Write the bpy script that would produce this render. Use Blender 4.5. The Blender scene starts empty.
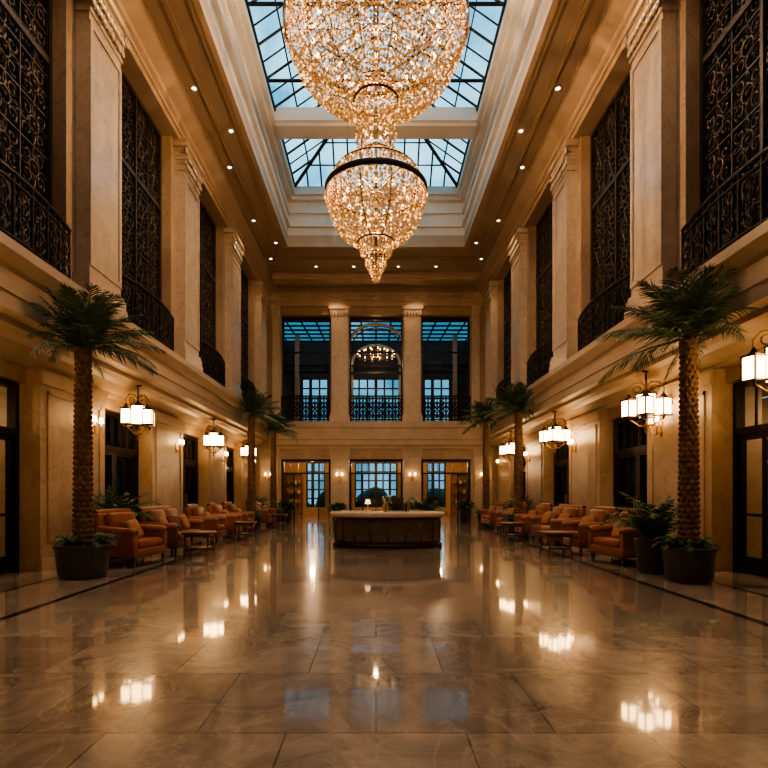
import bpy, bmesh, math, random
from mathutils import Vector, Matrix, Euler
random.seed(7)
sc = bpy.context.scene
PI = math.pi

# ------------------------------------------------------------------ materials
def newmat(name):
    m = bpy.data.materials.new(name); m.use_nodes = True
    nt = m.node_tree; nt.nodes.clear()
    out = nt.nodes.new('ShaderNodeOutputMaterial')
    return m, nt, out
def N(nt, t, **kw):
    n = nt.nodes.new(t)
    for k, v in kw.items():
        if k in n.inputs: n.inputs[k].default_value = v
        else: setattr(n, k, v)
    return n
def pbsdf(nt, out, col, rough=.5, metal=0., spec=.5):
    b = nt.nodes.new('ShaderNodeBsdfPrincipled')
    b.inputs['Base Color'].default_value = (*col, 1)
    b.inputs['Roughness'].default_value = rough
    b.inputs['Metallic'].default_value = metal
    b.inputs['Specular IOR Level'].default_value = spec
    nt.links.new(b.outputs[0], out.inputs[0]); return b
def mat_noise(name, c1, c2, scale=3., rough=.5, metal=0., bump=0., detail=6., dist=0., spec=.5):
    m, nt, out = newmat(name)
    b = pbsdf(nt, out, c1, rough, metal, spec)
    tc = N(nt, 'ShaderNodeTexCoord')
    n = N(nt, 'ShaderNodeTexNoise'); n.inputs['Scale'].default_value = scale
    n.inputs['Detail'].default_value = detail; n.inputs['Distortion'].default_value = dist
    nt.links.new(tc.outputs['Object'], n.inputs['Vector'])
    r = N(nt, 'ShaderNodeValToRGB')
    r.color_ramp.elements[0].position = .3; r.color_ramp.elements[0].color = (*c1, 1)
    r.color_ramp.elements[1].position = .7; r.color_ramp.elements[1].color = (*c2, 1)
    nt.links.new(n.outputs['Fac'], r.inputs['Fac']); nt.links.new(r.outputs[0], b.inputs['Base Color'])
    if bump > 0:
        bp = N(nt, 'ShaderNodeBump'); bp.inputs['Strength'].default_value = bump
        bp.inputs['Distance'].default_value = .02
        nt.links.new(n.outputs['Fac'], bp.inputs['Height']); nt.links.new(bp.outputs[0], b.inputs['Normal'])
    return m
def mat_emit(name, col, s):
    m, nt, out = newmat(name)
    e = N(nt, 'ShaderNodeEmission'); e.inputs[0].default_value = (*col, 1); e.inputs[1].default_value = s
    nt.links.new(e.outputs[0], out.inputs[0]); return m
def mat_marble(name, c1, c2, cv, scale=.8, rough=.35, bumpy=False):
    m, nt, out = newmat(name)
    b = pbsdf(nt, out, c1, rough)
    tc = N(nt, 'ShaderNodeTexCoord')
    n = N(nt, 'ShaderNodeTexNoise'); n.inputs['Scale'].default_value = scale; n.inputs['Detail'].default_value = 8
    n.inputs['Distortion'].default_value = 1.2
    nt.links.new(tc.outputs['Object'], n.inputs['Vector'])
    r = N(nt, 'ShaderNodeValToRGB')
    r.color_ramp.elements[0].position = .35; r.color_ramp.elements[0].color = (*c1, 1)
    r.color_ramp.elements[1].position = .68; r.color_ramp.elements[1].color = (*c2, 1)
    nt.links.new(n.outputs['Fac'], r.inputs['Fac'])
    n2 = N(nt, 'ShaderNodeTexNoise'); n2.inputs['Scale'].default_value = scale*1.7; n2.inputs['Detail'].default_value = 5
    n2.inputs['Distortion'].default_value = 2.0
    nt.links.new(tc.outputs['Object'], n2.inputs['Vector'])
    r2 = N(nt, 'ShaderNodeValToRGB')
    e = r2.color_ramp.elements; e[0].position = .47; e[0].color = (0, 0, 0, 1)
    e[1].position = .53; e[1].color = (0, 0, 0, 1)
    x = r2.color_ramp.elements.new(.5); x.color = (.55, .55, .55, 1)
    nt.links.new(n2.outputs['Fac'], r2.inputs['Fac'])
    mx = N(nt, 'ShaderNodeMix', data_type='RGBA')
    mx.inputs[7].default_value = (*cv, 1)
    nt.links.new(r2.outputs[0], mx.inputs[0]); nt.links.new(r.outputs[0], mx.inputs[6])
    nt.links.new(mx.outputs[2], b.inputs['Base Color'])
    return m

M = {}
M['stone'] = mat_marble('wall_marble', (.38,.265,.17), (.47,.345,.23), (.27,.18,.11), .7, .38)
M['column'] = mat_marble('column_marble', (.50,.395,.29), (.61,.50,.385), (.35,.25,.165), 1.3, .28)
M['trim'] = mat_noise('trim_stone', (.43,.32,.22), (.50,.38,.27), 2., .42)
M['ceil'] = mat_noise('ceiling_plaster', (.41,.315,.225), (.45,.35,.255), 1., .7)
M['well'] = mat_noise('well_plaster', (.64,.60,.54), (.68,.65,.60), 1., .6)
M['iron'] = mat_noise('wrought_iron', (.022,.018,.014), (.036,.029,.023), 8., .4, .7)
M['screen'] = mat_noise('bronzed_screen_iron', (.055,.040,.029), (.09,.066,.046), 8., .42, .5)
M['bronze'] = mat_noise('dark_bronze', (.05,.032,.018), (.08,.05,.028), 8., .35, .8)
M['brass'] = mat_noise('aged_brass', (.42,.26,.11), (.5,.33,.15), 8., .3, .95)
M['darkglass'] = mat_noise('dark_window_glass', (.012,.022,.030), (.026,.048,.062), 2., .06)
M['leather'] = mat_noise('tan_leather', (.22,.072,.028), (.30,.105,.044), 5., .42, bump=.15)
M['leather2'] = mat_noise('cognac_leather', (.16,.055,.025), (.23,.08,.037), 5., .42, bump=.15)
M['pillow'] = mat_noise('pillow_fabric', (.33,.15,.065), (.42,.21,.11), 14., .85)
M['pillow2'] = mat_noise('pillow_fabric_dark', (.13,.05,.025), (.20,.08,.035), 14., .85)
M['wood'] = mat_noise('walnut_wood', (.075,.032,.014), (.13,.058,.026), 6., .35, dist=2.)
M['deskwood'] = mat_noise('desk_stone_panel', (.075,.055,.042), (.135,.10,.075), 5., .3, dist=1.)
M['desktop'] = mat_marble('desk_marble', (.55,.44,.33), (.66,.55,.43), (.4,.3,.2), 3., .2)
M['leaf'] = mat_noise('palm_leaf', (.028,.066,.030), (.07,.14,.06), 4., .4)
M['leaf2'] = mat_noise('plant_leaf', (.025,.075,.018), (.06,.15,.035), 6., .5)
M['trunk'] = mat_noise('palm_trunk', (.085,.05,.03), (.21,.13,.075), 12., .9, bump=.8)
M['pot'] = mat_noise('pot_black', (.022,.022,.024), (.036,.036,.038), 3., .35)
M['soil'] = mat_noise('soil', (.02,.013,.008), (.05,.03,.018), 20., 1.)
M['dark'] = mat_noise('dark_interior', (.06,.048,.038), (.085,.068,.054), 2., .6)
M['shop'] = mat_noise('corridor_plaster', (.30,.19,.10), (.36,.24,.135), 2., .7)
M['lamp'] = mat_emit('lantern_glass', (1., .58, .24), 20.)
M['bulb'] = mat_emit('bulb', (1., .56, .22), 9.)
M['down'] = mat_emit('downlight_lens', (1., .76, .48), 16.)
M['screenblue'] = mat_emit('monitor_glow', (.3,.5,.8), .6)
M['shade'] = mat_emit('table_lamp_shade', (1.,.6,.28), 2.5)
M['white'] = mat_noise('flower_white', (.6,.5,.4), (.7,.6,.5), 6., .7)

def mat_glass(name, tint, gl=.12):
    m, nt, out = newmat(name)
    t = N(nt, 'ShaderNodeBsdfTransparent'); t.inputs[0].default_value = (*tint, 1)
    g = N(nt, 'ShaderNodeBsdfGlossy'); g.inputs['Roughness'].default_value = .03
    g.inputs['Color'].default_value = (.9,.95,1,1)
    lw = N(nt, 'ShaderNodeLayerWeight'); lw.inputs[0].default_value = gl
    mx = N(nt, 'ShaderNodeMixShader')
    nt.links.new(lw.outputs['Fresnel'], mx.inputs[0]); nt.links.new(t.outputs[0], mx.inputs[1]); nt.links.new(g.outputs[0], mx.inputs[2])
    nt.links.new(mx.outputs[0], out.inputs[0]); return m
M['glass'] = mat_glass('door_glass', (.8,.84,.86), .12)
M['skyglass'] = mat_glass('skylight_glass', (.76,.93,1.), .08)
M['tintglass'] = mat_glass('tinted_window_glass', (.50,.62,.68), .1)
M['roofglass'] = mat_glass('gallery_roof_glass', (.22,.34,.40), .1)

# crystal beads: amber glow differs bead to bead
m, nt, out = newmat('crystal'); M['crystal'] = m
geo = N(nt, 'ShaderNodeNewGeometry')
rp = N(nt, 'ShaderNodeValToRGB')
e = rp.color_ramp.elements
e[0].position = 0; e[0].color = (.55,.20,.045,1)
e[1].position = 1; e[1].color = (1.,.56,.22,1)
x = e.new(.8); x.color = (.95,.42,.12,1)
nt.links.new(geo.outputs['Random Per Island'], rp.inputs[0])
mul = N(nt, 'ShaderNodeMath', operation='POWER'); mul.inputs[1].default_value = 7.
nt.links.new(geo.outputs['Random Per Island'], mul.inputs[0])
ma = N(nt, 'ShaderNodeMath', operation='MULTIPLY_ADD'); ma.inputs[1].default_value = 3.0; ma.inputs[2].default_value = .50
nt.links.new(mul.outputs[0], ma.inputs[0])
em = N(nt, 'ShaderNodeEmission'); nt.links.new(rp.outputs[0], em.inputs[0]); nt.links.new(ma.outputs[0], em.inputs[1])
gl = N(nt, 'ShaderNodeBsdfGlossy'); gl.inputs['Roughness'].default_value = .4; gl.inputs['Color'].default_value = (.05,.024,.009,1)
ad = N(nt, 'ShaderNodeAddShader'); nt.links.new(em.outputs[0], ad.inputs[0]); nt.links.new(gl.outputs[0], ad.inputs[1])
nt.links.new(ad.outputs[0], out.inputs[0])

# floor marble tiles
def floor_mat(name, ca, cb, cv, bw=1.05, rh=1.05, rough=.24, coat=.95):
    m, nt, out = newmat(name)
    b = pbsdf(nt, out, ca, rough, 0, .5)
    b.inputs['Coat Weight'].default_value = coat; b.inputs['Coat Roughness'].default_value = .05; b.inputs['Coat IOR'].default_value = 1.55
    tc = N(nt, 'ShaderNodeTexCoord')
    br = N(nt, 'ShaderNodeTexBrick')
    br.inputs['Color1'].default_value = (*ca, 1); br.inputs['Color2'].default_value = (*cb, 1)
    br.inputs['Mortar'].default_value = (.13,.10,.08,1)
    br.inputs['Scale'].default_value = 1.; br.inputs['Mortar Size'].default_value = .006
    br.inputs['Brick Width'].default_value = bw; br.inputs['Row Height'].default_value = rh
    br.offset = .5
    nt.links.new(tc.outputs['Object'], br.inputs['Vector'])
    n = N(nt, 'ShaderNodeTexNoise'); n.inputs['Scale'].default_value = 1.3; n.inputs['Detail'].default_value = 11
    n.inputs['Distortion'].default_value = 1.4; n.inputs['Roughness'].default_value = .72
    nt.links.new(tc.outputs['Object'], n.inputs['Vector'])
    r = N(nt, 'ShaderNodeValToRGB')
    e = r.color_ramp.elements; e[0].position = .34; e[0].color = (.48,.45,.43,1); e[1].position = .66; e[1].color = (1.25,1.22,1.18,1)
    nt.links.new(n.outputs['Fac'], r.inputs[0])
    mx = N(nt, 'ShaderNodeMix', data_type='RGBA', blend_type='MULTIPLY'); mx.inputs[0].default_value = .95
    nt.links.new(br.outputs['Color'], mx.inputs[6]); nt.links.new(r.outputs[0], mx.inputs[7])
    n2 = N(nt, 'ShaderNodeTexNoise'); n2.inputs['Scale'].default_value = 1.6; n2.inputs['Detail'].default_value = 6; n2.inputs['Distortion'].default_value = 1.0
    nt.links.new(tc.outputs['Object'], n2.inputs['Vector'])
    r2 = N(nt, 'ShaderNodeValToRGB'); e = r2.color_ramp.elements
    e[0].position = .485; e[0].color = (0,0,0,1); e[1].position = .515; e[1].color = (0,0,0,1)
    x = e.new(.5); x.color = (.32,.32,.32,1)
    nt.links.new(n2.outputs['Fac'], r2.inputs[0])
    mx2 = N(nt, 'ShaderNodeMix', data_type='RGBA'); mx2.inputs[7].default_value = (*cv, 1)
    nt.links.new(r2.outputs[0], mx2.inputs[0]); nt.links.new(mx.outputs[2], mx2.inputs[6])
    nt.links.new(mx2.outputs[2], b.inputs['Base Color'])
    return m
M['floor'] = floor_mat('floor_marble', (.27,.225,.185), (.44,.38,.32), (.56,.50,.43))
M['floorside'] = floor_mat('floor_border_marble', (.44,.37,.30), (.52,.445,.365), (.3,.22,.16), .9, .9)
M['floordark'] = mat_noise('floor_dark_inlay', (.02,.016,.013), (.04,.03,.024), 4., .12)

# ------------------------------------------------------------------ mesh helper
class MB:
    def __init__(s): s.bm = bmesh.new(); s.mats = []
    def mi(s, k):
        if k not in s.mats: s.mats.append(k)
        return s.mats.index(k)
    def box(s, x0, x1, y0, y1, z0, z1, k):
        if x0 > x1: x0, x1 = x1, x0
        if y0 > y1: y0, y1 = y1, y0
        i = s.mi(k)
        v = [s.bm.verts.new(p) for p in [(x0,y0,z0),(x1,y0,z0),(x1,y1,z0),(x0,y1,z0),(x0,y0,z1),(x1,y0,z1),(x1,y1,z1),(x0,y1,z1)]]
        for f in [(0,3,2,1),(4,5,6,7),(0,1,5,4),(1,2,6,5),(2,3,7,6),(3,0,4,7)]:
            fc = s.bm.faces.new([v[j] for j in f]); fc.material_index = i
    def rbox(s, c, size, r, k, rot=None, seg=2):
        i = s.mi(k)
        t = bmesh.new(); bmesh.ops.create_cube(t, size=1.)
        bmesh.ops.scale(t, vec=size, verts=t.verts)
        bmesh.ops.bevel(t, geom=list(t.edges)+list(t.verts), offset=min(r, min(size)*.49), segments=seg, profile=.5, affect='EDGES', clamp_overlap=True)
        if rot: bmesh.ops.rotate(t, matrix=Euler(rot).to_matrix(), verts=t.verts)
        bmesh.ops.translate(t, vec=c, verts=t.verts)
        s.merge(t, i, True)
    def merge(s, t, i, smooth=False):
        mp = {}
        for v in t.verts: mp[v] = s.bm.verts.new(v.co)
        for f in t.faces:
            try:
                fc = s.bm.faces.new([mp[v] for v in f.verts]); fc.material_index = i; fc.smooth = smooth
            except ValueError: pass
        t.free()
    def lathe(s, prof, c, k, n=24, sx=1., sy=1., smooth=True, cap=True):
        i = s.mi(k); rings = []
        for r, z in prof:
            rings.append([s.bm.verts.new((c[0]+r*sx*math.cos(2*PI*j/n), c[1]+r*sy*math.sin(2*PI*j/n), c[2]+z)) for j in range(n)])
        for a, b in zip(rings, rings[1:]):
            for j in range(n):
                fc = s.bm.faces.new([a[j], a[(j+1)%n], b[(j+1)%n], b[j]]); fc.material_index = i; fc.smooth = smooth
        if cap:
            if prof[0][0] > 1e-4: f = s.bm.faces.new(rings[0][::-1]); f.material_index = i
            if prof[-1][0] > 1e-4: f = s.bm.faces.new(rings[-1]); f.material_index = i
    def tube(s, pts, r, k, n=5, closed=False, smooth=True):
        i = s.mi(k); pts = [Vector(p) for p in pts]; L = len(pts); rings = []
        rr = r if isinstance(r, (list, tuple)) else [r]*L
        up = Vector((0,0,1))
        for a in range(L):
            if closed: t = pts[(a+1)%L]-pts[a-1]
            else: t = pts[min(a+1,L-1)]-pts[max(a-1,0)]
            if t.length < 1e-9: t = Vector((0,0,1))
            t.normalize()
            u = up if abs(t.z) < .95 else Vector((1,0,0))
            e1 = t.cross(u)
            if e1.length < 1e-6: e1 = t.cross(Vector((0,1,0)))
            e1.normalize(); e2 = t.cross(e1)
            rings.append([s.bm.verts.new(pts[a]+(e1*math.cos(2*PI*j/n)+e2*math.sin(2*PI*j/n))*rr[a]) for j in range(n)])
        rng = range(L if closed else L-1)
        for a in rng:
            A, B = rings[a], rings[(a+1)%L]
            best = min(range(n), key=lambda q: (A[0].co-B[q].co).length)
            for j in range(n):
                try:
                    fc = s.bm.faces.new([A[j], A[(j+1)%n], B[(j+1+best)%n], B[(j+best)%n]]); fc.material_index = i; fc.smooth = smooth
                except ValueError: pass
    def ball(s, c, r, k, sub=1, sc=(1,1,1)):
        t = bmesh.new(); bmesh.ops.create_icosphere(t, subdivisions=sub, radius=r)
        bmesh.ops.scale(t, vec=sc, verts=t.verts); bmesh.ops.translate(t, vec=c, verts=t.verts)
        s.merge(t, s.mi(k), True)
    def extr(s, prof, y0, y1, k, axis='y'):
        i = s.mi(k)
        P = (lambda a, z, t: (a, t, z)) if axis == 'y' else (lambda a, z, t: (t, a, z))
        A = [s.bm.verts.new(P(a, z, y0)) for a, z in prof]; B = [s.bm.verts.new(P(a, z, y1)) for a, z in prof]
        n = len(prof)
        for j in range(n):
            f = s.bm.faces.new([A[j], A[(j+1)%n], B[(j+1)%n], B[j]]); f.material_index = i
        for R in (A, B[::-1]):
            f = s.bm.faces.new(R); f.material_index = i
    def quad(s, pts, k, smooth=False):
        f = s.bm.faces.new([s.bm.verts.new(p) for p in pts]); f.material_index = s.mi(k); f.smooth = smooth
    def mesh(s, name, fix=True):
        if fix: bmesh.ops.recalc_face_normals(s.bm, faces=s.bm.faces)
        me = bpy.data.meshes.new(name); s.bm.to_mesh(me); s.bm.free()
        for k in s.mats: me.materials.append(M[k])
        return me
    def obj(s, name, loc=(0,0,0), rot=(0,0,0), parent=None, fix=True):
        return link(name, s.mesh(name, fix), loc, rot, parent)
def link(name, me, loc=(0,0,0), rot=(0,0,0), parent=None):
    o = bpy.data.objects.new(name, me); sc.collection.objects.link(o)
    o.location = loc; o.rotation_euler = rot
    if parent: o.parent = parent
    return o
def empty(name, loc=(0,0,0), rot=(0,0,0)):
    o = bpy.data.objects.new(name, None); sc.collection.objects.link(o); o.location = loc; o.rotation_euler = rot
    o.empty_display_size = .2
    return o

# ------------------------------------------------------------------ dimensions
YB, YF = -5., 27.
CH = 11.6
ucen = [10.4+4.85*k for k in range(-3, 4)]
gcen = [10.8+4.85*k for k in range(-3, 4)]

# ------------------------------------------------------------------ floor
mb = MB()
def strip(x0, x1, k):
    mb.quad([(x0,YB,0),(x1,YB,0),(x1,YF+7,0),(x0,YF+7,0)], k)
xs = [(-9.2,-5.35,'floorside'),(-5.35,-5.25,'floordark'),(-5.25,-4.22,'floorside'),(-4.22,-4.1,'floordark'),(-4.1,4.1,'floor'),
      (4.1,4.22,'floordark'),(4.22,5.25,'floorside'),(5.25,5.35,'floordark'),(5.35,9.2,'floorside')]
for a, b, k in xs: strip(a, b, k)
mb.quad([(-9.2,YB,-.2),(9.2,YB,-.2),(9.2,YF+7,-.2),(-9.2,YF+7,-.2)], 'dark')
mb.obj('floor', fix=False)

# ------------------------------------------------------------------ side walls
for s, nm in ((-1,'left'), (1,'right')):
    mb = MB()
    for c in gcen:
        y0, y1 = c-1.15, c+1.15
        mb.box(s*6.0, s*6.9, max(y0,YB), min(y1,YF), 0, 3.62, 'stone')
        for a,b,z0,z1 in ((y0+.2,y0+.26,.55,3.25),(y1-.26,y1-.2,.55,3.25),(y0+.2,y1-.2,.5,.56),(y0+.2,y1-.2,3.2,3.26)):
            mb.box(s*5.975, s*6.0, a, b, z0, z1, 'stone')
        mb.box(s*5.95, s*6.0, y0-.03, y1+.03, 0, .22, 'trim')
        mb.box(s*5.95, s*6.0, y0-.03, y1+.03, 3.36, 3.62, 'trim')
    for a, b in zip(gcen, gcen[1:]):
        mb.box(s*6.25, s*6.9, a+1.15, b-1.15, 3.36, 3.62, 'stone')
    for c in ucen:
        mb.box(s*5.45, s*6.9, max(c-.9,YB), c+.9, 4.95, 10.9, 'stone')
    mb.box(s*5.45, s*6.9, ucen[-1]+.9, YF, 4.95, 10.9, 'stone')
    mb.obj('wall_'+nm)
    mb = MB()
    mb.box(s*9.0, s*9.2, YB, YF, 0, 3.6, 'shop')
    mb.box(s*6.9, s*9.0, YB, YF, 3.62, 3.7, 'shop')
    for c in gcen:
        cc = c+2.4
        mb.box(s*8.75, s*9.0, cc-1.0, cc-.92, 0, 2.6, 'wood'); mb.box(s*8.75, s*9.0, cc+.92, cc+1.0, 0, 2.6, 'wood')
        for z in (.0,.8,1.4,2.0,2.55): mb.box(s*8.75, s*9.0, cc-.92, cc+.92, z, z+.05, 'wood')
    mb.obj('wall_corridor_'+nm)
    prof = [(6.9,3.62),(6.08,3.62),(6.08,3.70),(5.98,3.74),(5.70,3.80),(5.62,3.88),(5.45,3.92),(5.45,4.02),(5.30,4.07),(5.30,4.30),(5.27,4.30),(5.27,4.36),
            (5.30,4.36),(5.30,4.62),(5.22,4.66),(5.14,4.74),(5.08,4.80),(5.08,4.95),(6.9,4.95)]
    mb = MB(); mb.extr([(s*a,z) for a,z in prof], YB, YF-.3, 'trim'); mb.obj('trim_ledge_'+nm)
    prof = [(6.9,10.9),(5.28,10.9),(5.28,11.06),(5.24,11.06),(5.24,11.16),(5.16,11.20),(5.16,11.34),(5.0,11.42),(4.86,11.50),(4.80,11.52),(4.80,11.6),(6.9,11.6)]
    mb = MB(); mb.extr([(s*a,z) for a,z in prof], YB, YF-.3, 'trim')
    mb.obj('trim_cornice_'+nm)

def column_mesh():
    mb = MB()
    mb.box(-.33,0,-.74,.74,0,.16,'column'); mb.box(-.31,0,-.71,.71,.16,.34,'column'); mb.box(-.29,0,-.67,.67,.34,.42,'column')
    mb.box(-.25,0,-.60,.60,.42,5.2,'column')
    for a,b in ((-.60,-.50),(.50,.60)): mb.box(-.275,-.25,a,b,.6,5.05,'column')
    mb.box(-.275,-.25,-.5,.5,.6,.7,'column'); mb.box(-.275,-.25,-.5,.5,4.95,5.05,'column')
    mb.box(-.28,0,-.63,.63,5.2,5.27,'column')
    for j in range(5):
        w = .60+.028*j; mb.box(-.26-.018*j,0,-w,w,5.27+.1*j,5.37+.1*j,'column')
    for j in range(9):
        yy = -.56+.14*j
        mb.rbox((-.30,yy,5.38),(.07,.10,.2),.03,'column',rot=(0,.25,0),seg=1)
        if j<8: mb.rbox((-.33,yy+.07,5.56),(.07,.10,.2),.03,'column',rot=(0,.3,0),seg=1)
    for sg in (-1,1):
        mb.tube([(-.34,sg*(.66+.075*math.cos(t)),5.68+.075*math.sin(t)) for t in [q*PI/5 for q in range(10)]],.035,'column',6,closed=True)
    mb.box(-.40,0,-.80,.80,5.77,5.84,'column'); mb.box(-.37,0,-.77,.77,5.84,5.95,'column')
    return mb.mesh('column')
cm = column_mesh()
for s in (-1, 1):
    for c in ucen:
        if c < -4: continue
        link('column', cm, (s*5.45, c, 4.95), (0,0,0 if s>0 else PI))

# ------------------------------------------------------------------ wrought iron screens
W, H = 3.04, 5.94
def screen_mesh():
    mb = MB(); K='screen'
    for a,b in ((-W/2,-W/2+.09),(W/2-.09,W/2),(-.035,.035)): mb.box(-.05,.05,a,b,0,H,K)
    mb.box(-.05,.05,-W/2,W/2,0,.09,K); mb.box(-.05,.05,-W/2,W/2,H-.09,H,K)
    mb.box(-.05,.05,-W/2,W/2,3.9,4.0,K)
    nc, nr = 4, 8
    cw, chh = (W-.18)/nc, (H-.18)/nr
    for i in range(nc):
        for j in range(nr):
            cy, cz = -W/2+.09+cw*(i+.5), .09+chh*(j+.5)
            mb.tube([(0,cy+.13*math.cos(t),cz+.13*math.sin(t)) for t in [q*PI/6 for q in range(12)]],.022,K,4,closed=True)
            mb.ball((0,cy,cz),.045,K,1)
            for a in range(4):
                an = PI/4+a*PI/2
                sg = 1 if (i+j)%2 else -1
                bx, bz = cy+.25*math.cos(an), cz+.25*math.sin(an)
                mb.tube([(0,bx+(.13-.10*u)*math.cos(an+sg*u*7),bz+(.13-.10*u)*math.sin(an+sg*u*7)) for u in [q/12 for q in range(13)]],.02,K,4)
                an2 = a*PI/2
                mb.tube([(0,cy+rr*math.cos(an2+th),cz+rr*math.sin(an2+th)) for rr,th in ((.13,0),(.2,.18),(.28,.12),(.35,0))],.017,K,4)
                mb.tube([(0,cy+rr*math.cos(an2-th),cz+rr*math.sin(an2-th)) for rr,th in ((.13,0),(.2,.18),(.28,.12),(.35,0))],.017,K,4)
    for i in range(nc+1):
        mb.box(-.016,.016,-W/2+.09+cw*i-.016,-W/2+.09+cw*i+.016,0,H,K)
    for j in range(nr+1):
        z=.09+chh*j; mb.box(-.014,.014,-W/2,W/2,z-.014,z+.014,K)
    return mb.mesh('iron_screen')
sm = screen_mesh()
def railing_mesh(L, bow, name, h=1.05, cell=.38, k=1.3):
    mb = MB()
    def X(y): return -bow*math.sin(PI*(y/L+.5)) if bow else 0
    n = 24
    ys = [-L/2+L*i/n for i in range(n+1)]
    for z, r in ((h,.04),(h-.13,.02*k),(.12,.02*k),(.03,.03)):
        mb.tube([(X(y),y,z) for y in ys], r, 'iron', 6)
    nb = int(L/cell); cw = L/nb
    for i in range(nb+1):
        y = -L/2+cw*i; mb.tube([(X(y),y,0),(X(y),y,h)],.02*k,'iron',5)
    for i in range(nb):
        y = -L/2+cw*(i+.5); x = X(y)
        zc = (.12+h-.13)/2
        for dz in (-.19,.19):
            mb.tube([(x,y+.13*math.cos(t),zc+dz+.17*math.sin(t)) for t in [q*PI/6 for q in range(12)]],.014*k,'iron',4,closed=True)
        for sg in (-1,1):
            mb.tube([(x,y+sg*(.03+.14*u*math.cos(u*4)),zc+.36-.3*u) for u in [q/8 for q in range(9)]],.012*k,'iron',4)
            mb.tube([(x,y+sg*(.03+.14*u*math.cos(u*4)),zc-.36+.3*u) for u in [q/8 for q in range(9)]],.012*k,'iron',4)
        mb.tube([(x,y,.12),(x,y,h-.13)],.012*k,'iron',4)
        mb.ball((x,y,h-.065),.035,'iron',1)
    return mb.mesh(name)
rm = railing_mesh(3.0, .17, 'balcony_railing')
wn = 1
for s in (-1, 1):
    for a, b in zip(ucen, ucen[1:]):
        c = (a+b)/2
        if c < -4: continue
        link('iron_screen', sm, (s*5.74, c, 4.955))
        link('balcony_railing', rm, (s*5.38, c, 4.955), (0,0,0 if s>0 else PI))
        mb = MB(); mb.box(-.03,.03,-W/2,W/2,0,H,'darkglass')
        for q in (-.5,.5): mb.box(-.06,.06,q-.03,q+.03,0,H,'iron')
        for z in (1.5,3.,4.4): mb.box(-.06,.06,-W/2,W/2,z-.03,z+.03,'iron')
        mb.obj('window_%d'%wn, (s*6.1,c,4.955)); wn += 1

# ------------------------------------------------------------------ side doors
dn = 1
def door_mesh(w, h):
    mb = MB()
    t = .09
    mb.box(-.08,.08,-w/2,-w/2+t,0,h,'iron'); mb.box(-.08,.08,w/2-t,w/2,0,h,'iron'); mb.box(-.08,.08,-w/2+t,w/2-t,h-t,h,'iron')
    mb.box(-.07,.07,-w/2+t,w/2-t,2.42,2.54,'iron')
    for y0,y1 in ((-w/2+t,-.01),(.01,w/2-t)):
        mb.box(-.04,.04,y0,y0+.1,.01,2.42,'iron'); mb.box(-.04,.04,y1-.1,y1,.01,2.42,'iron')
        mb.box(-.04,.04,y0+.1,y1-.1,.01,.30,'iron'); mb.box(-.04,.04,y0+.1,y1-.1,2.32,2.42,'iron')
        mb.box(-.03,.03,y0+.1,y1-.1,1.0,1.05,'iron')
        mb.box(-.006,.006,y0+.1,y1-.1,.30,2.32,'glass')
        m_ = (y0+y1)/2
        mb.box(-.03,.03,m_-.015,m_+.015,.3,2.32,'iron')
    mb.box(-.006,.006,-w/2+t,w/2-t,2.54,h-t,'glass')
    for q in range(1,6):
        y = -w/2+t+(w-2*t)*q/6; mb.box(-.02,.02,y-.012,y+.012,2.54,h-t,'iron')
    for sx in (-1,1):
        for sy in (-1,1):
            mb.tube([(sx*.09,sy*.07,.95),(sx*.09,sy*.07,1.35)],.014,'brass',6)
            for z in (1.0,1.3): mb.tube([(sx*.03,sy*.07,z),(sx*.09,sy*.07,z)],.01,'brass',5)
    return mb.mesh('door')
dm = door_mesh(2.53, 3.35)
for s in (-1, 1):
    for a, b in zip(gcen, gcen[1:]):
        c = (a+b)/2
        if c < -4: continue
        link('door_%d'%dn, dm, (s*6.45, c, 0)); dn += 1
for s in (-1, 1):
    for y in (3.6, 8.9, 13.6, 18.4, 23.3):
        ld = bpy.data.lights.new('corridor_bulb','POINT'); ld.energy = 100; ld.color = (1,.62,.30); ld.shadow_soft_size = .1
        e = empty('corridor_pendant_lamp', (s*7.9, y, 3.1))
        mb = MB(); mb.lathe([(.03,.5),(.03,.16),(.2,.14),(.26,-.1),(.25,-.1),(.19,.12)],(0,0,0),'brass',16,cap=False)
        mb.obj('shade', parent=e)
        lo = bpy.data.objects.new('bulb_light', ld); sc.collection.objects.link(lo); lo.parent = e; lo.location = (0,0,-.15)

# ------------------------------------------------------------------ far facade
mb = MB()
y0, y1 = YF, YF+.6
for a, b in ((-9.2,-4.75),(-2.27,-1.35),(1.35,2.27),(4.75,9.2)):
    mb.box(a,b,y0,y1,0,CH,'stone')
for a, b in ((-4.75,-2.27),(-1.35,1.35),(2.27,4.75)):
    mb.box(a,b,y0,y1,3.1,4.95,'stone'); mb.box(a,b,y0,y1,10.3,CH,'stone')
mb.obj('wall_far')
prof = [(YF,3.62),(YF-.1,3.62),(YF-.1,3.72),(YF-.22,3.8),(YF-.22,4.02),(YF-.26,4.06),(YF-.26,4.6),(YF-.3,4.66),(YF-.3,4.95),(YF,4.95)]
mb = MB(); mb.extr(prof,-5.3,5.3,'trim',axis='x'); mb.obj('trim_ledge_far')
prof = [(YF,10.7),(YF-.14,10.7),(YF-.14,10.95),(YF-.2,11.0),(YF-.2,11.2),(YF-.3,11.3),(YF-.3,11.6),(YF,11.6)]
mb = MB(); mb.extr(prof,-5.3,5.3,'trim',axis='x')
x = -4.7
while x < 4.7: mb.box(x,x+.1,YF-.28,YF-.2,11.08,11.2,'trim'); x += .26
mb.obj('trim_cornice_far')
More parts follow.
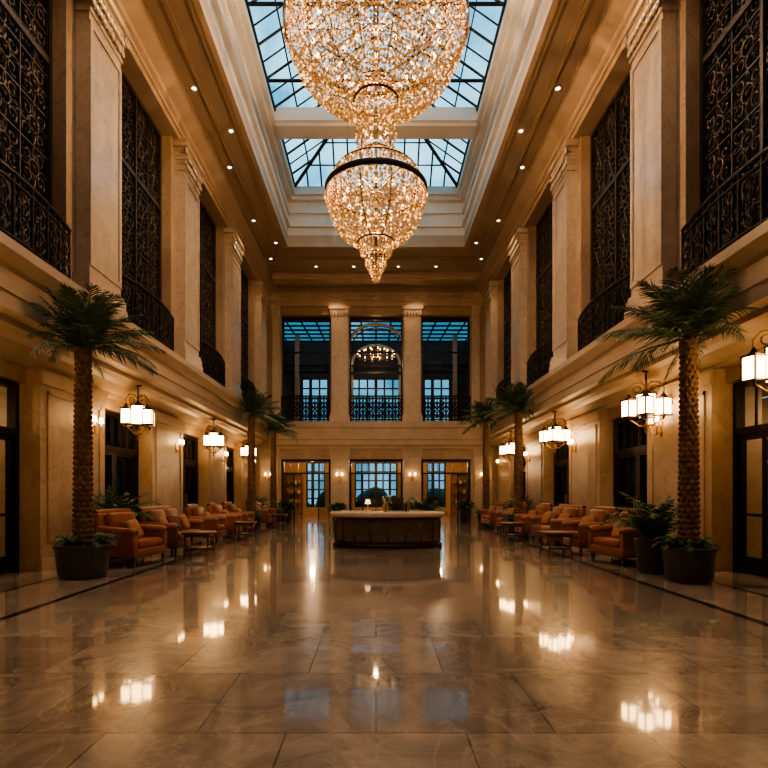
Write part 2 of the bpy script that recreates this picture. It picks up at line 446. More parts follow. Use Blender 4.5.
def far_pil():
    mb = MB()
    mb.box(-.5,.5,-.24,0,0,.3,'column'); mb.box(-.46,.46,-.2,0,.3,.42,'column')
    mb.box(-.40,.40,-.16,0,.42,5.1,'column')
    for a,b in ((-.4,-.33),(.33,.4)): mb.box(a,b,-.18,-.16,.55,5.0,'column')
    for j in range(4):
        mb.box(-.42-.02*j,.42+.02*j,-.17-.015*j,0,5.1+.12*j,5.22+.12*j,'column')
    for j in range(6): mb.rbox((-.35+.14*j,-.2,5.34),(.09,.06,.3),.025,'column',rot=(.25,0,0),seg=1)
    mb.box(-.54,.54,-.26,0,5.58,5.75,'column')
    return mb.mesh('pilaster')
pm = far_pil()
for x in (-1.81,1.81): link('pilaster', pm, (x,YF,4.95))
for x in (-4.98,4.98):
    o = link('pilaster', pm, (x,YF,4.95)); o.scale = (.45,1,1)
def low_pil():
    mb = MB()
    mb.box(-.5,.5,-.14,0,0,.28,'trim'); mb.box(-.44,.44,-.1,0,.28,3.2,'column')
    mb.box(-.48,.48,-.14,0,3.2,3.3,'trim'); mb.box(-.52,.52,-.1,0,3.3,3.62,'trim')
    return mb.mesh('pilaster_ground')
lp = low_pil()
for x in (-1.81,1.81,-5.35,5.35): link('pilaster', lp, (x,YF,0))
for w, x in ((2.4,-3.51),(2.6,0),(2.4,3.51)):
    me = railing_mesh(w, 0, 'gallery_railing', 1.3, .3, 2.0)
    link('gallery_railing', me, (x, YF+.05, 4.955), (0,0,PI/2))
for w, x in ((2.46,-3.51),(2.68,0),(2.46,3.51)):
    mb = MB(); h = 3.1
    for a,b in ((-w/2,-w/2+.1),(w/2-.1,w/2)): mb.box(a,b,-.06,.06,0,h,'iron')
    mb.box(-w/2+.1,w/2-.1,-.06,.06,h-.12,h,'iron'); mb.box(-w/2+.1,w/2-.1,-.05,.05,2.35,2.43,'iron')
    for q in (-w/4,w/4): mb.box(q-.03,q+.03,-.05,.05,0,2.35,'iron')
    mb.box(-w/2+.1,-w/4-.03,-.006,.006,.02,2.35,'glass'); mb.box(w/4+.03,w/2-.1,-.006,.006,.02,2.35,'glass')
    for q in range(1,6):
        xx = -w/2+w*q/6; mb.box(xx-.012,xx+.012,-.02,.02,2.43,h-.12,'iron')
    mb.obj('door_%d'%dn,(x,YF+.3,0)); dn += 1
    mb = MB(); h = 5.35
    for a,b in ((-w/2,-w/2+.08),(w/2-.08,w/2)): mb.box(a,b,-.05,.05,0,h,'iron')
    mb.box(-w/2+.08,w/2-.08,-.05,.05,h-.12,h,'iron')
    mb.box(-w/2+.08,w/2-.08,-.04,.04,3.55,3.63,'iron')
    mb.obj('window_%d'%wn,(x,YF+.45,4.95)); wn += 1

# rooms behind
YR = YF+7.
mb = MB()
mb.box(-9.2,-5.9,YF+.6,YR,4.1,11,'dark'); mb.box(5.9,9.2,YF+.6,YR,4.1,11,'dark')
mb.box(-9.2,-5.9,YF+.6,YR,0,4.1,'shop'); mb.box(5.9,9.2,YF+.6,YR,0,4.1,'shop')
mb.obj('wall_gallery_side')
mb = MB(); mb.box(-5.9,5.9,YF+.6,YR,4.1,4.9,'shop'); mb.obj('floor_gallery')
mb = MB()
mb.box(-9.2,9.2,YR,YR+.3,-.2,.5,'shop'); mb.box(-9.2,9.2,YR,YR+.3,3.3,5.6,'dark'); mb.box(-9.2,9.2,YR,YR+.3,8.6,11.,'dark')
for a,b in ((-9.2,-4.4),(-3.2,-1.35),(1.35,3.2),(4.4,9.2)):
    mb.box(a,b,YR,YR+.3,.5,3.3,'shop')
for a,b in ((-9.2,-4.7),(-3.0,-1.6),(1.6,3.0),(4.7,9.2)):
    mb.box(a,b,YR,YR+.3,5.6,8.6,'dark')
mb.obj('wall_gallery_back')
for (a,b,z0,z1) in ((-4.4,-3.2,.5,3.3),(-1.35,1.35,.5,3.3),(3.2,4.4,.5,3.3),(-4.7,-3.0,5.6,8.6),(-1.6,1.6,5.6,8.6),(3.0,4.7,5.6,8.6)):
    mb = MB(); cx=(a+b)/2; w=b-a; nx = 6 if w>2.5 else 3; nz = 5
    for q in range(nx+1):
        xx=-w/2+w*q/nx; r_=.09 if q in (0,nx//2,nx) else .05; mb.box(xx-r_,xx+r_,-.05,.05,0,z1-z0,'iron')
    for q in range(nz+1):
        zz=(z1-z0)*q/nz; mb.box(-w/2,w/2,-.04,.04,max(zz-.04,0),min(zz+.04,z1-z0),'iron')
    mb.box(-w/2,w/2,-.005,.005,0,z1-z0,'tintglass')
    mb.obj('window_%d'%wn,(cx,YR+.15,z0)); wn += 1
mb = MB()
for x in (-4.6,-2.6,2.6,4.6):
    mb.box(x-.12,x+.12,YF+4.4,YF+4.64,4.9,10.6,'trim')
for z in (8.35,8.75): mb.box(-5.9,5.9,YF+4.42,YF+4.6,z,z+.12,'iron')
x=-5.8
while x<5.8:
    mb.tube([(x,YF+4.5,8.4),(x+.2,YF+4.5,8.8),(x+.4,YF+4.5,8.4)],.025,'iron',4); x+=.4
mb.obj('trim_gallery_girder')
mb = MB()
for x0 in (-5.6,-2.75,1.6,4.7):
    ww=1.0
    for z in (.1,.7,1.3,1.9,2.5): mb.box(x0,x0+ww,YR-.55,YR-.2,z,z+.05,'wood')
    mb.box(x0-.05,x0,YR-.6,YR-.2,.0,2.7,'wood'); mb.box(x0+ww,x0+ww+.05,YR-.6,YR-.2,.0,2.7,'wood')
    for z in (.75,1.35,1.95):
        for q in range(4):
            mb.rbox((x0+.14+.22*q,YR-.38,z+.12),(.13,.13,.22),.02,('brass','pillow','leaf2','white')[(q+int(z*3))%4],seg=1)
mb.obj('display_shelf')
mb = MB()
mb.quad([(-5.9,YF+.6,10.5),(5.9,YF+.6,10.5),(5.9,YR,11.0),(-5.9,YR,11.0)],'roofglass')
for q in range(15):
    xx=-5.6+.8*q; mb.tube([(xx,YF+.6,10.45),(xx,YR,10.95)],.05,'iron',4)
for q in range(7):
    yy=YF+.7+q*1.05; zz=10.45+.5*(yy-YF-.6)/6.4; mb.tube([(-5.9,yy,zz),(5.9,yy,zz)],.055,'iron',4)
mb.obj('ceiling_gallery_glazing')
mb = MB()
for yy in (YF+1.0,YF+5.0):
    R=1.42
    mb.tube([(-R,yy,4.92),(-R,yy,9.0)]+[(-R*math.cos(t),yy,9.0+1.15*math.sin(t)) for t in [PI*q/18 for q in range(1,18)]]+[(R,yy,9.0),(R,yy,4.92)],.085,'column',8)
    mb.tube([(.86*R*math.cos(t),yy,9.0+.95*math.sin(t)) for t in [PI*q/18 for q in range(19)]],.03,'iron',5)
    for q in range(1,8):
        t=PI*q/8; mb.tube([(.86*R*math.cos(t),yy,9.0+.95*math.sin(t)),(R*math.cos(t),yy,9.0+1.15*math.sin(t))],.02,'iron',4)
mb.obj('trim_gallery_arch')

# ------------------------------------------------------------------ main ceiling with skylight well
SX, SY0, SY1 = 3.6, 2.5, 22.
ZG = 13.7
mb = MB()
mb.box(-6.9,-SX,YB,YF+.6,CH,CH+.3,'ceil'); mb.box(SX,6.9,YB,YF+.6,CH,CH+.3,'ceil')
mb.box(-SX,SX,YB,SY0,CH,CH+.3,'ceil'); mb.box(-SX,SX,SY1,YF+.6,CH,CH+.3,'ceil')
mb.obj('ceiling')
def ring(mb, x, ya, yb, w, z0, z1, k):
    mb.box(-x-w,-x,ya-w,yb+w,z0,z1,k); mb.box(x,x+w,ya-w,yb+w,z0,z1,k)
    mb.box(-x,x,ya-w,ya,z0,z1,k); mb.box(-x,x,yb,yb+w,z0,z1,k)
mb = MB()
ring(mb,SX,SY0,SY1,.28,CH-.10,CH,'trim'); ring(mb,SX,SY0,SY1,.14,CH-.17,CH-.10,'trim')
mb.obj('trim_skylight_frame')
mb = MB()
ring(mb,SX+.72,SY0-.7,SY1+1.3,.10,CH-.07,CH,'trim'); ring(mb,SX+.78,SY0-.76,SY1+1.36,.03,CH-.11,CH-.07,'trim')
mb.obj('trim_ceiling_moulding')
mb = MB()
mb.box(-4.8,4.8,SY1+2.9,SY1+3.7,CH-.22,CH,'trim'); mb.box(-4.8,4.8,SY1+3.0,SY1+3.6,CH-.30,CH-.22,'trim')
mb.obj('trim_ceiling_beam')
mb = MB()
ring(mb,SX,SY0,SY1,.25,CH+.3,ZG+.2,'well')
ring(mb,SX-.12,SY0+.12,SY1-.12,.12,12.2,12.35,'well')
ring(mb,SX-.10,SY0+.10,SY1-.10,.10,12.75,12.85,'well')
ring(mb,SX-.20,SY0+.20,SY1-.20,.20,13.25,13.4,'well')
ring(mb,SX-.34,SY0+.34,SY1-.34,.34,13.4,ZG,'well')
mb.obj('wall_skylight_well')
mb = MB()
for yb in (17.35, 7.):
    mb.box(-SX+.34,SX-.34,yb,yb+.9,13.38,ZG+.1,'well'); mb.box(-SX+.34,SX-.34,yb+.12,yb+.78,13.28,13.38,'well')
mb.obj('trim_skylight_crossbeam')
mb = MB()
gx, ga, gb = SX-.34, SY0+.34, SY1-.34
ZR = 16.0; ZE = ZG+.0
ra, rb = ga+3.2, gb-3.2
E = [(-gx,ga,ZE),(gx,ga,ZE),(gx,gb,ZE),(-gx,gb,ZE)]; R0=(0,ra,ZR); R1=(0,rb,ZR)
off = Vector((0,0,.06))
for P in ([E[0],E[3],R1,R0],[E[1],E[2],R1,R0],[E[0],E[1],R0],[E[2],E[3],R1]):
    mb.quad([tuple(Vector(p)+off) for p in P],'skyglass')
mb.tube([R0,R1],.09,'iron',6)
for a,b in ((E[0],R0),(E[1],R0),(E[2],R1),(E[3],R1)): mb.tube([a,b],.07,'iron',5)
def roofz(x, y):
    return ZE + (ZR-ZE)*min((gx-abs(x))/gx, (y-ga)/3.2, (gb-y)/3.2)
y = ga+.6; j=0
while y < gb-.3:
    for sg in (-1,1):
        xh = gx*(1-min(1,(y-ga)/3.2,(gb-y)/3.2))
        mb.tube([(sg*gx,y,ZE),(sg*xh,y,roofz(xh,y))],.045 if j%2 else .03,'iron',4)
    y += .6; j+=1
for q in range(1,12):
    x = -gx+2*gx*q/12
    t = (gx-abs(x))/gx
    mb.tube([(x,gb,ZE),(x,gb-3.2*t,ZE+(ZR-ZE)*t)],.035,'iron',4); mb.tube([(x,ga,ZE),(x,ga+3.2*t,ZE+(ZR-ZE)*t)],.035,'iron',4)
for t in (.2,.4,.6,.8):
    x = gx*(1-t); ya, yb_ = ga+3.2*t, gb-3.2*t; z = ZE+(ZR-ZE)*t
    mb.tube([(-x,ya,z),(x,ya,z),(x,yb_,z),(-x,yb_,z)],.035,'iron',4,closed=True)
y = ga+3.2
while y < gb-2.:
    mb.tube([(-gx,y,ZE+.1),(gx,y,ZE+.1)],.05,'iron',5)
    for sg in (-1,1):
        mb.tube([(0,y,ZE+.1),(sg*gx*.5,y,ZE+(ZR-ZE)*.5)],.035,'iron',4)
    mb.tube([(0,y,ZE+.1),(0,y,ZR)],.035,'iron',4)
    y += 2.55
mb.tube([(-gx,gb,ZE),(-gx,ga,ZE)],.06,'iron',4); mb.tube([(gx,gb,ZE),(gx,ga,ZE)],.06,'iron',4)
mb.obj('window_skylight')
mb = MB(); mb.box(-9.2,9.2,YB-.3,YB,0,CH+.3,'stone'); mb.obj('wall_back')

# ------------------------------------------------------------------ downlights
def downlight():
    mb = MB(); mb.lathe([(.10,0),(.10,-.02),(.07,-.025),(.065,-.01)],(0,0,0),'well',16,cap=False)
    mb.lathe([(.0001,-.008),(.05,-.008)],(0,0,0),'down',16,cap=False); return mb.mesh('downlight', fix=False)
dl = downlight()
pts = []
for s in (-1,1):
    for y in (1.,4.6,8.6,10.3,13.6,16.9,20.2,23.5): pts.append((s*4.58, y, 1))
    for y in (9.4,15.2,22.): pts.append((s*4.08, y, 0))
for x in (-2.7,-1.,1.,2.7): pts.append((x,24.3,1))
for x in (-2,2): pts.append((x,26.2,1))
for x in (-2,2): pts.append((x,-1,1))
for i,(x,y,sp) in enumerate(pts):
    o = link('recessed_downlight', dl, (x,y,CH-.002))
    if sp:
        ld = bpy.data.lights.new('spot','SPOT'); ld.energy = 150 if y>8 else 90; ld.color=(1,.66,.37); ld.spot_size=1.7; ld.spot_blend=.9; ld.shadow_soft_size=.07
        lo = bpy.data.objects.new('spot_light', ld); sc.collection.objects.link(lo); lo.parent=o; lo.location=(0,0,-.05)

# ------------------------------------------------------------------ chandelier
def interp(prof, n):
    out=[]; segs=[]; L=0
    for a,b in zip(prof,prof[1:]):
        d=math.hypot(b[0]-a[0],b[1]-a[1]); segs.append((L,d,a,b)); L+=d
    for i in range(n+1):
        t=L*i/n
        for (l,d,a,b) in segs:
            if t<=l+d+1e-9:
                u=(t-l)/d if d else 0; out.append((a[0]+(b[0]-a[0])*u,a[1]+(b[1]-a[1])*u)); break
    return out,L
ch = empty('crystal_chandelier', (0,12.,0))
def bowl(r0, z0, r1, z1, n=14):
    return [(r0+(r1-r0)*math.sin(PI/2*i/n), z1-(z1-z0)*math.cos(PI/2*i/n)) for i in range(n+1)]
P_top = bowl(.42,10.15,1.96,11.65)
P_top2 = [(1.93,11.80),(1.86,12.02),(1.62,12.27),(1.3,12.5),(.9,12.75),(.3,13.0)]
P_neck = [(.30,8.95),(.42,9.15),(.46,9.45),(.38,9.75),(.33,9.9),(.46,10.08)]
P_low = bowl(.36,6.98,1.08,8.05)
P_low2 = [(1.06,8.2),(.96,8.42),(.72,8.64),(.42,8.85)]
P_tip = [(.36,6.95),(.35,6.72),(.24,6.62),(.22,6.45),(.13,6.28),(.05,6.1)]
cb = bmesh.new()
def octa(bm, c, r, h, rot):
    ca, sa = math.cos(rot), math.sin(rot)
    vs=[bm.verts.new((c[0]+r*ca,c[1]+r*sa,c[2])),bm.verts.new((c[0]-r*sa,c[1]+r*ca,c[2])),bm.verts.new((c[0]-r*ca,c[1]-r*sa,c[2])),bm.verts.new((c[0]+r*sa,c[1]-r*ca,c[2]))]
    t=bm.verts.new((c[0],c[1],c[2]+h)); b=bm.verts.new((c[0],c[1],c[2]-h))
    for i in range(4):
        bm.faces.new([vs[i],vs[(i+1)%4],t]); bm.faces.new([vs[(i+1)%4],vs[i],b])
def beads(prof, step, size, strands=None, k=1.):
    _,L = interp(prof,4); n=max(2,int(L/step)); pr,_=interp(prof,n)
    for (r,z) in pr:
        m_ = strands if strands else max(6,int(2*PI*r/step))
        while strands and m_>8 and 2*PI*r/m_ < size*1.6: m_ = m_//2
        for j in range(m_):
            a=2*PI*j/m_
            octa(cb,(k*r*math.cos(a),k*r*math.sin(a),z),size*random.uniform(.95,1.05),size*1.1,a)
beads(P_top,.092,.034,112); beads(P_top,.12,.032,80,.86); beads(P_top2,.09,.034,110); beads(P_neck,.075,.028,28); beads(P_neck,.09,.03,16,.6)
beads(P_low,.078,.0275,76); beads(P_low,.1,.027,56,.82); beads(P_low2,.08,.028,64); beads(P_tip,.058,.025,22)
for R in [.4+.18*q for q in range(9)]:
    nn=int(2*PI*R/.14)
    for j in range(nn):
        a=2*PI*j/nn; octa(cb,(R*math.cos(a),R*math.sin(a),11.75+.1*math.sin(j*2.)),.038,.08,a)
for R in [.25+.13*q for q in range(6)]:
    nn=int(2*PI*R/.11)
    for j in range(nn):
        a=2*PI*j/nn; octa(cb,(R*math.cos(a),R*math.sin(a),8.15+.06*math.sin(j*2.)),.03,.065,a)
for R,Z,nn in ((2.03,11.56,130),(1.13,7.98,80),(.38,6.95,26),(.46,10.1,28)):
    for j in range(nn):
        a=2*PI*j/nn; octa(cb,(R*math.cos(a),R*math.sin(a),Z-.04),.024,.06,a)
me = bpy.data.meshes.new('crystals'); cb.to_mesh(me); cb.free(); me.materials.append(M['crystal'])
link('crystal_beads', me, parent=ch)
mb = MB()
def tor(R,z,r,k='bronze',n=48): mb.tube([(R*math.cos(2*PI*i/n),R*math.sin(2*PI*i/n),z) for i in range(n)],r,k,6,closed=True)
mb.lathe([(2.02,11.62),(2.05,11.66),(2.05,11.78),(2.01,11.82),(1.99,11.78),(1.99,11.66),(2.02,11.62)],(0,0,0),'bronze',64,cap=False)
mb.lathe([(1.12,8.03),(1.14,8.06),(1.14,8.15),(1.11,8.18),(1.09,8.15),(1.09,8.06),(1.12,8.03)],(0,0,0),'bronze',48,cap=False)
tor(1.62,12.32,.025); tor(.9,8.5,.02,n=32); tor(.40,6.97,.02,n=24); tor(.48,10.12,.03,n=24); tor(.36,8.92,.025,n=24); tor(.25,6.6,.015,n=16)
# hoops and ribs of the basket frame just inside the strands
for prof,nr_ in ((P_top,14),(P_low,10)):
    for j in range(nr_):
        a=2*PI*j/nr_; mb.tube([(.97*r*math.cos(a),.97*r*math.sin(a),z) for r,z in prof],.012,'bronze',4)
mb.tube([(0,0,6.9),(0,0,16.0)],.035,'bronze',8)
for j in range(12):
    a=2*PI*j/12; mb.tube([(0,0,11.7),(2.01*math.cos(a),2.01*math.sin(a),11.7)],.014,'bronze',4)
    mb.tube([(0,0,13.1),(2.01*math.cos(a),2.01*math.sin(a),11.82)],.012,'bronze',4)
    if j%2==0: mb.tube([(0,0,8.1),(1.11*math.cos(a),1.11*math.sin(a),8.1)],.012,'bronze',4)
for j in range(22):
    a=2*PI*j/22; mb.ball((1.4*math.cos(a),1.4*math.sin(a),11.45),.05,'bulb',1,(1,1,1.5))
for j in range(12):
    a=2*PI*j/12; mb.ball((.8*math.cos(a),.8*math.sin(a),10.95),.045,'bulb',1,(1,1,1.5))
    mb.ball((.7*math.cos(a),.7*math.sin(a),7.95),.04,'bulb',1,(1,1,1.5))
for j in range(6):
    a=2*PI*j/6; mb.ball((.2*math.cos(a),.2*math.sin(a),9.4),.035,'bulb',1,(1,1,1.5)); mb.ball((.33*math.cos(a),.33*math.sin(a),7.5),.035,'bulb',1,(1,1,1.5))
mb.obj('frame_and_bulbs', parent=ch)
for z,e_,r in ((11.2,1600,.12),(7.7,1000,.10)):
    ld = bpy.data.lights.new('lamp','POINT'); ld.energy=e_; ld.color=(1,.62,.32); ld.shadow_soft_size=r
    lo = bpy.data.objects.new('lamp_light', ld); sc.collection.objects.link(lo); lo.parent=ch; lo.location=(0,0,z)

def small_ch(loc, R, top):
    e = empty('small_chandelier', loc)
    mb = MB()
    mb.tube([(0,0,-.1),(0,0,top)],.02,'bronze',6)
    for rr,z,n in ((R,0,14),(R*.6,.18,9)):
        mb.tube([(rr*math.cos(2*PI*i/24),rr*math.sin(2*PI*i/24),z) for i in range(24)],.02,'brass',5,closed=True)
        for j in range(n):
            a=2*PI*j/n; x,y=rr*math.cos(a),rr*math.sin(a)
            mb.tube([(0,0,z-.1),(x*.5,y*.5,z-.16),(x,y,z)],.012,'brass',4)
            mb.ball((x,y,z+.08),.035,'bulb',1,(1,1,1.6)); mb.ball((x,y,z-.09),.025,'crystal',1,(1,1,2))
    mb.obj('arms', parent=e)
    return e
e = small_ch((0,YF+2.8,9.0),1.0,1.6)
ld = bpy.data.lights.new('lamp','POINT'); ld.energy=60; ld.color=(1,.62,.32); ld.shadow_soft_size=.1
o = bpy.data.objects.new('lamp_light', ld); sc.collection.objects.link(o); o.parent=e; o.location=(0,0,-.45)
for x,R in ((0,.45),(-3.5,.3),(3.5,.3)):
    e = small_ch((x,YF+2.8,3.4),R,.7)
    ld = bpy.data.lights.new('lamp','POINT'); ld.energy=210; ld.color=(1,.62,.32); ld.shadow_soft_size=.1
    o = bpy.data.objects.new('lamp_light', ld); sc.collection.objects.link(o); o.parent=e; o.location=(0,0,-.45)

# ------------------------------------------------------------------ lantern pendants
def lantern_mesh():
    mb = MB()
    def lan(x,y,z,w,h):
        mb.box(x-w/2,x+w/2,y-w/2,y+w/2,z-h/2,z+h/2,'lamp')
        for sx in (-1,1):
            for sy in (-1,1):
                mb.box(x+sx*w/2-.012,x+sx*w/2+.012,y+sy*w/2-.012,y+sy*w/2+.012,z-h/2-.02,z+h/2+.02,'bronze')
        for zz in (z-h/2-.012,z+h/2+.012): mb.box(x-w/2-.018,x+w/2+.018,y-w/2-.018,y+w/2+.018,zz-.014,zz+.014,'bronze')
        mb.lathe([(w*.5,h/2+.02),(w*.22,h/2+.09),(.015,h/2+.14)],(x,y,z),'bronze',8)
        mb.lathe([(.008,-h/2-.10),(.025,-h/2-.06),(.02,-h/2-.03),(w*.3,-h/2-.02)],(x,y,z),'bronze',8)
    lan(0,0,.03,.26,.42)
    for a in (PI/4,3*PI/4,5*PI/4,7*PI/4):
        x,y = .32*math.cos(a),.32*math.sin(a)
        lan(x,y,-.03,.20,.32)
        ca,sa=math.cos(a),math.sin(a)
        mb.tube([(ca*r,sa*r,z) for r,z in ((0,.40),(.10,.50),(.24,.48),(.33,.36),(.32,.22),(.32,.13))],.016,'brass',5)
        mb.tube([(ca*(.17+.07*math.cos(t)),sa*(.17+.07*math.cos(t)),.36+.07*math.sin(t)) for t in [q*PI/5 for q in range(10)]],.012,'brass',4,closed=True)
        mb.tube([(ca*r,sa*r,z) for r,z in ((0,-.42),(.12,-.40),(.22,-.32),(.32,-.24))],.014,'brass',5)
        mb.tube([(ca*(.12+.05*math.cos(t)),sa*(.12+.05*math.cos(t)),-.34+.05*math.sin(t)) for t in [q*PI/4 for q in range(8)]],.010,'brass',4,closed=True)
    mb.tube([(0,0,.16),(0,0,.72)],.02,'bronze',6)
    mb.lathe([(.09,.74),(.09,.72),(.03,.69)],(0,0,0),'bronze',12)
    mb.lathe([(.005,-.56),(.03,-.50),(.02,-.44),(.05,-.40),(.02,-.34),(.02,-.2)],(0,0,0),'brass',8)
    return mb.mesh('lantern_pendant')
lm = lantern_mesh()
for x,y in ((-5.55,12.6),(-5.5,18.3),(-5.5,23.2),(5.6,7.45),(5.55,11.1),(5.5,16.6),(5.5,22.),(-5.55,6.2),(-5.5,1.5),(5.5,1.5)):
    o = link('lantern_pendant', lm, (x,y,3.18), (0,0,.3))
def sconce_mesh():
    mb = MB()
    mb.rbox((-.015,0,0),(.03,.1,.3),.012,'brass')
    for s in (-1,1):
        mb.tube([(-.02,0,-.05),(-.1,s*.05,-.12),(-.16,s*.12,-.08),(-.16,s*.13,.02)],.012,'brass',5)
        mb.lathe([(.03,.02),(.035,.03),(.012,.05),(.012,.14)],(-.16,s*.13,0),'brass',8)
        mb.lathe([(.03,.14),(.045,.13),(.03,.25),(.0301,.25)],(-.16,s*.13,0),'lamp',12)
    return mb.mesh('wall_sconce')
sm2 = sconce_mesh()
for s in (-1,1):
    for c in gcen[2:]:
        link('wall_sconce', sm2, (s*6.0, c+.55, 2.75), (0,0,0 if s>0 else PI))
for x in (-1.81,1.81,-5.35,5.35):
    link('wall_sconce', sm2, (x,YF-.1,2.15), (0,0,PI/2))

# ------------------------------------------------------------------ plants
def add_frond(mb, base, az, el, L, droop, wl, k, wallclamp=None, nl=22, lw=.03, seed=0):
    pts=[]; p=Vector(base); n=11; 
    for i in range(n+1):
        t=i/n; pts.append(p.copy())
        e=el-droop*t*t*1.2-droop*.3*t
        p=p+Vector((math.cos(az)*math.cos(e),math.sin(az)*math.cos(e),math.sin(e)))*(L/n)
    def cl(v):
        v = Vector(v)
        if wallclamp:
            s, lim = wallclamp
            d = (v.x-base[0])*s
            if d > 0:
                v.x = base[0]+s*lim*(1-math.exp(-d/lim))
        return v
    mb.tube([cl(q) for q in pts],[.016*(1-.8*i/n)+.003 for i in range(n+1)],k,4)
    side=Vector((-math.sin(az),math.cos(az),0))
    for i in range(nl):
        t=.10+.9*i/(nl-1); f=t*n; a=min(int(f),n-1); c=pts[a].lerp(pts[a+1],f-a); tg=(pts[a+1]-pts[a]).normalized()
        ll=wl*(.35+.65*math.sin(PI*min(1,.12+t*.88)))*random.uniform(.85,1.1)
        if t>.93: ll*=.7
        nrm=side.cross(tg)
        for s in (-1,1):
            d=(side*s*.85+tg*(.55+.5*t)+Vector((0,0,-.04+.28*random.uniform(-1,1)))+nrm*.15).normalized()
            w=tg*lw*.5
            q0=c; q1=c+d*ll*.4; q2=c+d*ll+Vector((0,0,-.10*ll))
            vs=[cl(q0-w*.4),cl(q1-w),cl(q2),cl(q1+w),cl(q0+w*.4)]
            f_=mb.bm.faces.new([mb.bm.verts.new(v) for v in vs]); f_.material_index=mb.mi(k)
def pot(mb, r, h):
    mb.lathe([(r*.80,0),(r*.88,.04),(r*1.0,h*.9),(r*1.05,h*.92),(r*1.05,h),(r*.93,h),(r*.90,h-.06)],(0,0,0),'pot',32,cap=False)
    mb.lathe([(.0001,0),(r*.8,0)],(0,0,0),'pot',32,cap=False)
    mb.lathe([(.0001,h-.05),(r*.90,h-.06)],(0,0,0),'soil',32,cap=False)
def palm(x, y, zc, R, s, seed, potr=.4, poth=.55, nf=38, tr=.13):
    random.seed(seed)
    root = empty('potted_palm_tree',(x,y,0))
    mb=MB(); pot(mb,potr,poth); mb.obj('pot',parent=root)
    mb=MB()
    n=int((zc-poth)/.085); prof=[]
    for i in range(n):
        t=i/n; z=poth-.08+(zc-poth+.05)*t; r=tr*(1.12-.28*t) if t<.85 else tr*(.84+.5*(t-.85)/.15*.5)
        prof.append((r*.9,z)); prof.append((r*1.05,z+(zc-poth)/n*.7))
    prof.append((tr*.5,zc))
    mb.lathe(prof,(0,0,0),'trunk',14,smooth=False)
    for i in range(n):
        z=poth+(zc-poth)*(i+.5)/n; r=tr*(1.12-.28*i/n)
        for j in range(9):
            a=2*PI*(j+.5*(i%2))/9
            mb.rbox((r*math.cos(a),r*math.sin(a),z),(.035,.07,.075),.015,'trunk',rot=(0,.35,a),seg=1)
    mb.obj('trunk',parent=root)
    mb=MB()
    for i in range(nf):
        az=i*2.39996+random.uniform(-.2,.2); u=(i+.5)/nf
        el=math.radians(-4+84*u)+random.uniform(-.1,.1)
        L=R*(1.12-.36*u)
        add_frond(mb,(0,0,zc+.02*i/nf),az,el,L,.62-.25*u,R*.30,'leaf',wallclamp=(s,.27) ,nl=36,lw=.028)
    for i in range(16):
        az=i*.7; add_frond(mb,(potr*.4*math.cos(az),potr*.4*math.sin(az),poth-.04),az,math.radians(40+20*(i%2)),.42,1.3,.14,'leaf2',wallclamp=(s,.3),nl=9,lw=.045)
    mb.obj('fronds',parent=root,fix=False)
palm(-4.88,9.0,3.82,1.25,-1,1,.42,.55)
palm(4.95,8.55,3.85,1.35,1,2,.38,.55)
palm(-4.75,20.6,4.35,1.3,-1,3,.4,.55)
palm(-4.75,25.0,4.25,1.2,-1,4,.4,.55)
palm(4.75,18.0,4.1,1.25,1,5,.4,.55)
palm(4.75,23.3,4.5,1.25,1,6,.4,.55)
def bush(x,y,seed,R=.6,potr=.3,poth=.6,h=.9,s=0):
    random.seed(seed)
    root=empty('potted_plant',(x,y,0))
    mb=MB(); pot(mb,potr,poth); mb.obj('pot',parent=root)
    mb=MB()
    for i in range(24):
        az=i*2.4; u=i/24
        add_frond(mb,(.05*math.cos(az),.05*math.sin(az),poth-.04),az,math.radians(48+38*u),h*random.uniform(.8,1.1),1.3-.5*u,.26,'leaf2',wallclamp=(s,.35) if s else None,nl=16,lw=.045)
    mb.obj('leaves',parent=root,fix=False)
bush(4.86,9.45,11,potr=.3,poth=.6,h=1.0,s=1)
bush(-5.6,11.6,12,potr=.24,poth=.7,h=1.0,s=-1)
bush(-5.4,24.1,13,s=-1); bush(5.5,20.3,14,s=1,potr=.25); bush(-4.3,26.0,15,h=.6); bush(4.3,26.0,16,h=.6)
bush(-1.9,26.2,17,h=.6,potr=.22,poth=.5); bush(1.9,26.2,18,h=.6,potr=.22,poth=.5)
bush(.7,17.2,19,h=.85,potr=.25,poth=.6); bush(1.55,17.4,20,h=.8,potr=.25,poth=.6)

